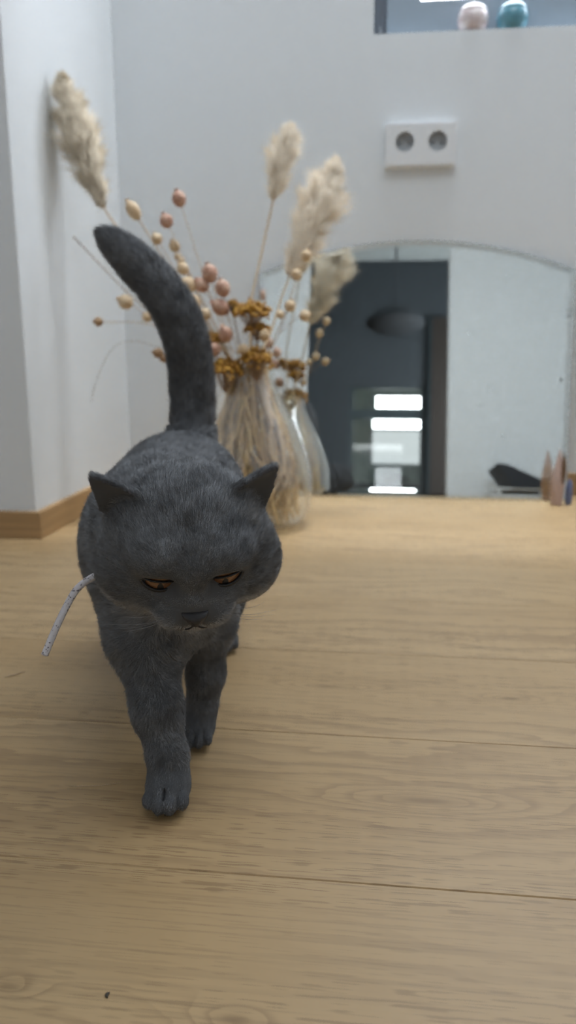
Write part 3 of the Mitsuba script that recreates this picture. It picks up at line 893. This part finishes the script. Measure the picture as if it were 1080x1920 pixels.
# the hollow of the ears is almost bare
lab_ear = np.zeros(N, bool)
for b, t, e1, e2 in EARS:
    q = P0 - b
    L = np.linalg.norm(t - b)
    tt = (q @ unit(t - b)) / L
    near = ((a_ / 5.5) ** 2 + ((f_ + .2) / 5.2) ** 2 + (u_ / 4.7) ** 2 > 1.10) & (tt > -.1) & (tt < 1.15) & (np.abs(q @ e2) < .014) & (np.abs(q @ e1) < .024)
    length[near] *= .45
    flow[near] = unit(flow[near] * .3 + unit(t - b))
    inner = near & ((NN @ e2) > .25)
    lab_ear |= inner
    length[inner] *= .6
    rise[inner] = .25
length *= fr.uniform(.7, 1.2, N)
D = unit(NN * rise[:, None] + flow * (1 - .3 * rise[:, None]) + fr.normal(0, .13, (N, 3)))
bend = flow * .55 - NN * .15 + fr.normal(0, .15, (N, 3))
shade = unit(NN + flow * -.12 + fr.normal(0, .22, (N, 3)) + clump2 * 1.0 + clump * .9)
tone = fr.lognormal(0, .24, (N, 1)) * (1 + .9 * clump[:, :1] + .5 * clump2[:, :1])
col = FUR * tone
pale = np.clip(headw, 0, 1) * np.clip((-u_ - 2.0) / .8, 0, 1) * np.clip((f_ - .5) / 2.5, 0, 1)  # paler muzzle and chin coat, plus light rim under the cheeks painted in
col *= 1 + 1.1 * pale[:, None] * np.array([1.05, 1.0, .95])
col[lab_ear] *= np.array([.62, .56, .55])
width = np.where(headw > .5, .00030, .00042) * np.where(legw > .5, .8, 1)
k_ = keep
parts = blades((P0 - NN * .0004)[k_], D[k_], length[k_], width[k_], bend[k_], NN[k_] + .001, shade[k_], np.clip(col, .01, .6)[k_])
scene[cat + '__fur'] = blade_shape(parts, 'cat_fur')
labels[cat + '__fur'] = {'label': 'dense short blue grey fur', 'kind': 'stuff'}

# eyes
bsdf('eye', pr(VCOL, 0.05, specular=0.6, clearcoat=1.0, clearcoat_gloss=.97))
bsdf('eye_rim', pr((0.010, 0.010, 0.012), 0.4))
bsdf('nose_skin', pr((0.017, 0.016, 0.018), 0.45))
bsdf('lip_skin', pr((0.085, 0.060, 0.058), 0.55))
bsdf('whisker', pr((0.20, 0.20, 0.21), 0.4))
gaze = unit(hf * .95 + hu * -.30 + ha * .05)
for s in (-1, 1):
    c, R = hd(2.22 * s, 3.72, -.05), .0122
    e = trimesh.creation.icosphere(subdivisions=5, radius=R)
    d = np.array(e.vertices) / R
    g = unit(gaze + ha * s * .16)
    x, y, z = d @ ha, d @ np.cross(g, ha), d @ g
    ang = np.arccos(np.clip(z, -1, 1))
    iris = np.clip((0.88 - ang) / .06, 0, 1)[:, None]
    fleck = meshkit.fbm(np.column_stack([np.arctan2(y, x) * 4, ang * 6, ang * 0 + s]), 3)[:, None]
    cc = (np.array([.15, .072, .032]) * (.7 + .7 * fleck)) * iris + np.array([.015, .013, .012]) * (1 - iris)
    ey = add(cat + '__eye', trimesh.Trimesh(e.vertices + c, e.faces, process=False), 'eye', True, color=cc)
    labels[ey] = {'label': 'amber eye under a heavy lid'}
    pu = ((x / .20) ** 2 + (y / .42) ** 2 < 1) & (z > 0)
    m = trimesh.Trimesh(e.vertices * 1.006 + c, e.faces[pu[e.faces].all(1)], process=False)
    m.remove_unreferenced_vertices()
    add(ey + '__pupil', m, 'eye_rim', True)
    # dark lid rim around the almond opening
    t = np.linspace(0, 2 * np.pi, 40)
    ex = 1.26 * np.cos(t)
    eu = np.where(np.sin(t) > 0, .33, .68) * np.sin(t) + .22 * np.cos(t) * s
    fdep = np.sqrt(np.maximum(0, 1.32 ** 2 - (ex * .93) ** 2 - eu ** 2))
    rim = np.array([hd(2.25 * s + a, 3.72 + f, -.05 + u) for a, f, u in zip(ex, fdep, eu)])
    add(cat + '__eyelid', tube(rim, .0008 + .0005 * (np.sin(t) < 0) + .0006 * np.clip(-np.cos(t) * s, 0, 1) ** 3, 7), 'eye_rim', True)

# nose leather and mouth
nb = trimesh.creation.icosphere(subdivisions=4, radius=1)
v = np.array(nb.vertices)
wid = np.interp(v[:, 2], [-1, -.2, .5, 1], [.30, .62, .92, .75])
v = np.column_stack([v[:, 0] * wid * 1.15, v[:, 1] * .62, v[:, 2] * .58])
v[:, 1] -= .55 * np.abs(v[:, 0]) ** 1.6 * .6
for s in (-1, 1):
    g = np.exp(-((v[:, 0] - .48 * s) / .16) ** 2 - ((v[:, 2] + .02) / .12) ** 2) * (v[:, 1] > -.1)
    v[:, 1] -= .20 * g
nose = trimesh.Trimesh(np.array([hd(0, 6.55, -1.95)]) + .01 * (v[:, :1] * ha + v[:, 1:2] * hf + v[:, 2:] * hu), nb.faces, process=False)
nk = add(cat + '__nose', nose, 'nose_skin', True)
labels[nk] = {'label': 'dark grey nose'}
ml = [tube(spline([hd(0, 6.72, -2.28), hd(0, 6.62, -2.5), hd(0, 6.45, -2.75)], 8), .0006, 6)]
for s in (-1, 1):
    ml.append(tube(spline([hd(0, 6.45, -2.75), hd(.5 * s, 6.38, -3.3), hd(1.2 * s, 6.0, -3.5), hd(1.9 * s, 5.2, -3.4)], 14), np.linspace(.0007, .0003, 14), 6))
mk = add(cat + '__mouth', cat_mesh(ml), 'eye_rim', True)
lip = trimesh.creation.icosphere(subdivisions=3, radius=1)
lv = np.array(lip.vertices)
lipm = trimesh.Trimesh(hd(0, 5.70, -3.45)[None] + .01 * (lv[:, :1] * .52 * ha + lv[:, 1:2] * .42 * hf + lv[:, 2:] * .26 * hu), lip.faces, process=False)
labels[add(cat + '__lip', lipm, 'lip_skin', True)] = {'label': 'pinkish grey lower lip'}
for s in (-1, 1):
    for j, (u0, du) in enumerate(((-2.3, .5), (-2.6, -.2), (-2.85, -.9), (-2.5, .2))):
        a0 = 1.5 + .22 * (j % 2)
        r = hd(a0 * s, 6.0 - .3 * j * .5, u0)
        add(cat + '__whisker', tube(spline([r, hd((a0 + 2.2) * s, 6.3 - .3 * j, u0 - .35 + du * .5), hd((a0 + 4.4 - .3 * j) * s, 5.6 - .4 * j, u0 - 1.2 + du)], 12), np.linspace(.00018, .00005, 12), 5), 'whisker', True)
# cord lead hanging from the far side of the neck
bsdf('cord_weave', pr(proc(lambda p, n, uv: mix((0.50, 0.49, 0.52), (0.10, 0.09, 0.11), smoothstep(0.66, 0.76, noise(p.x * 900, p.y * 900, p.z * 900)))), 0.8))


# ------------------------------------------------------------------ cord, bits on the floor, things by the mirror
cp = spline([(-.178, .535, .166), (-.198, .522, .1665), (-.2075, .517, .1635), (-.2155, .511, .1570), (-.2215, .505, .146), (-.2275, .497, .131), (-.2325, .490, .1165), (-.2335, .488, .113)], 60)
cd = add('cord', tube(cp, np.r_[np.full(58, .0027), .0022, .0016], 10, flat=.55, side_axis=(.2, -.95, .3)), 'cord_weave', True)
tag(cd, 'pale speckled flat cord bending down from the cat neck at the left', 'cord')
bsdf('crumb_dark', pr((0.03, 0.022, 0.012), 0.6))
b = trimesh.creation.icosphere(subdivisions=2, radius=1)
v = np.array(b.vertices) * [.0010, .0018, .0007]
v[:, 0] += .0009 * (v[:, 1] / .0018) ** 2
cr = add('crumb', trimesh.Trimesh(v + [-.131, .317, .0007], b.faces, process=False), 'crumb_dark', True)
tag(cr, 'tiny dark crumb lying on the floorboards at the bottom left', 'crumb')
sp = add('splinter', tube(spline([(-.372, .683, .0008), (-.364, .690, .0010), (-.357, .700, .0008)], 8), [.0003, .0005, .0006, .0006, .0006, .0005, .0004, .0003], 6), 'stalk_tan', True)
tag(sp, 'short pale splinter lying on the floor left of the cord', 'splinter')
hr = add('dried_hair', tube(spline([(-.226, .500, .0006), (-.205, .503, .0007), (-.188, .509, .0006)], 14), .00022, 5), 'stalk_tan', True)
tag(hr, 'single pale hair lying on the floor left of the front paw', 'hair')

# pinkish pointed ornament and a small blue one at the right end of the mirror
bsdf('ornament_pink', pr(proc(lambda p, n, uv: mix((0.42, 0.31, 0.28), (0.30, 0.17, 0.09), smoothstep(0.45, 0.7, fbm(p.x * 60, p.y * 60, p.z * 25, 3)))), 0.5))
bsdf('ornament_blue', pr((0.10, 0.13, 0.24), 0.45))
bsdf('ornament_brown', pr((0.12, 0.07, 0.04), 0.5))
om = thing('shell_ornament', 'small pinkish brown pointed ornament standing at the right end of the mirror', 'ornament')
add(om + '__body', lathe([(0, 0), (.010, 0), (.0125, .006), (.0135, .022), (.0150, .042), (.0142, .060), (.0105, .080), (.0066, .098), (.0035, .112), (.0014, .122), (0, .125)], (.409, 1.672, .0), 28), 'ornament_pink', 40)
fin = trimesh.creation.extrude_polygon(__import__('shapely').geometry.Polygon([(.0, .050), (.0065, .052), (.0085, .075), (.0062, .100), (.001, .118), (-.002, .095)]), .004, engine='earcut')
fv = np.array(fin.vertices)
add(om + '__fin', trimesh.Trimesh(np.column_stack([.4135 + fv[:, 0], 1.657 + fv[:, 2], fv[:, 1]]), fin.faces, process=False), 'ornament_brown')
bo = add('blue_ornament', lathe([(0, 0), (.0055, 0), (.0075, .008), (.0078, .030), (.0068, .044), (.0038, .054), (0, .058)], (.4355, 1.676, 0), 24), 'ornament_blue', 40)
tag(bo, 'small dark blue ornament beside the pinkish pointed one', 'ornament')

# black sling chair standing before the white wall behind, seen in the mirror
bsdf('black_sling', pr((0.010, 0.012, 0.018), 0.6))
bsdf('chair_pale', pr((0.62, 0.64, 0.65), 0.4))
ch = thing('chair', 'black wedge shaped chair on pale legs, seen low at the right in the mirror', 'chair')
poly = __import__('shapely').geometry.Polygon([(.74, .50), (.80, .495), (.98, .415), (1.06, .375), (1.05, .36), (.83, .36), (.80, .42)])
sl = trimesh.creation.extrude_polygon(poly, .36, engine='earcut')
v = np.array(sl.vertices)
add(ch + '__seat', trimesh.Trimesh(np.column_stack([v[:, 0], -1.02 - v[:, 2], v[:, 1]]), sl.faces, process=False), 'black_sling')
for y in (-1.04, -1.36):
    add(ch + '__rail', tube([(.72, y, .352), (1.08, y, .352)], .008, 8), 'chair_pale', 30)
for x in (.76, 1.05):
    for y in (-1.04, -1.36):
        add(ch + '__leg', tube([(x, y, .352), (x + (.02 if x > 1 else -.02), y, .0)], .010, 8), 'chair_pale', 30)

# pendant lamp in the dark hall
bsdf('lamp_dark', pr((0.050, 0.058, 0.068), 0.7))
pl = thing('pendant_lamp', 'dark disc shaped pendant lamp hanging in the dark hall, seen in the mirror', 'lamp')
add(pl + '__canopy', lathe([(0, -.09), (.08, -.09), (.085, 0), (0, 0)], (.22, -4.3, HALL_C), 24), 'lamp_dark', 40)
add(pl + '__rod', tube([(.22, -4.3, HALL_C - .08), (.22, -4.3, 2.62)], .012, 8), 'lamp_dark', 40)
add(pl + '__shade', lathe([(0, .20), (.06, .19), (.20, .13), (.30, .04), (.31, .0), (.24, -.05), (.10, -.07), (0, -.075)], (.22, -4.3, 2.46), 36), 'lamp_dark', 40)

# brown door leaf standing open beside the glazed hall door
bsdf('door_brown', pr((0.040, 0.032, 0.028), 0.6))
bsdf('edge_pale', pr((0.22, 0.25, 0.27), 0.4))
dl = struct('door_2', box(.66, .84, HY + .02, HY + .07, 0, 2.75), 'door_brown', 'dark brown door leaf right of the glazed hall door')
add(dl + '__edge', box(.63, .659, HY + .02, HY + .06, 0, 2.75), 'dark_edge')

# window of the bright room behind the hall door: frame, three lit panes
lw = struct('window_3', cat_mesh([box(-.02, .80, LY, LY + .05, 2.23, 2.29), box(-.02, .80, LY, LY + .05, 1.955, 1.985), box(-.02, .02, LY, LY + .05, 1.40, 2.5), box(.76, .80, LY, LY + .05, 1.40, 2.5), box(-.02, .80, LY, LY + .05, 2.47, 2.50), box(-.02, .80, LY, LY + .05, 1.40, 1.46)]), 'white_plastic', 'bright window of the room behind the hall door')
for (x0, x1, z0, z1, e) in ((.06, .72, 2.29, 2.47, 1.0), (.02, .76, 1.985, 2.23, 1.0), (.02, .76, 1.46, 1.955, .065)):
    q = trimesh.Trimesh([[x0, LY + .02, z0], [x1, LY + .02, z0], [x1, LY + .02, z1], [x0, LY + .02, z1]], [[0, 2, 1], [0, 3, 2]], process=False)
    k = add(lw + '__pane', q, 'frosted_pane')
    scene[k]['emitter'] = {'type': 'area', 'radiance': rgb(LANDING * .93 * e, LANDING * e, LANDING * 1.04 * e)}
l2 = struct('window_4', box(-.02, .70, LY, LY + .04, .90, 1.12), 'white_plastic', 'low bright window strip of the room behind the hall door')
q = trimesh.Trimesh([[.0, LY + .045, .92], [.68, LY + .045, .92], [.68, LY + .045, 1.10], [.0, LY + .045, 1.10]], [[0, 2, 1], [0, 3, 2]], process=False)
k = add(l2 + '__pane', q, 'frosted_pane')
scene[k]['emitter'] = {'type': 'area', 'radiance': rgb(LANDING * .93, LANDING, LANDING * 1.04)}
# dark leafy plant in a bowl on a black side table
bsdf('black_wood', pr((0.012, 0.012, 0.013), 0.5))
bsdf('plant_dark', pr((0.022, 0.026, 0.016), 0.7))
st = thing('side_table', 'narrow black table behind the hall door, seen low in the mirror', 'table')
add(st + '__top', box(-.25, .62, -6.1, -5.75, .92, .95), 'black_wood')
for x in (-.22, .59):
    for y in (-6.07, -5.78):
        add(st + '__leg', box(x - .02, x + .02, y - .02, y + .02, 0, .92), 'black_wood')
pt = thing('potted_plant', 'dark bushy plant in a bowl on the black table, seen low in the mirror', 'plant')
add(pt + '__bowl', lathe([(0, 0), (.06, 0), (.11, .05), (.12, .08), (0, .08)], (.24, -5.92, .951), 28), 'ornament_pink', 40)
lr = np.random.default_rng(5)
n_ = 260
rt_ = np.array([.24, -5.92, 1.02]) + lr.normal(0, 1, (n_, 3)) * [.07, .05, .02]
dd = unit(lr.normal(0, 1, (n_, 3)) + [0, 0, .5])
pp = blades(rt_, dd, lr.uniform(.06, .16, n_), lr.uniform(.02, .035, n_), lr.normal(0, .3, (n_, 3)), unit(np.cross(dd, lr.normal(0, 1, (n_, 3)))))
scene[pt + '__foliage'] = blade_shape(pp, 'plant_dark')
labels[pt + '__foliage'] = {'label': 'dark leaves', 'kind': 'stuff'}
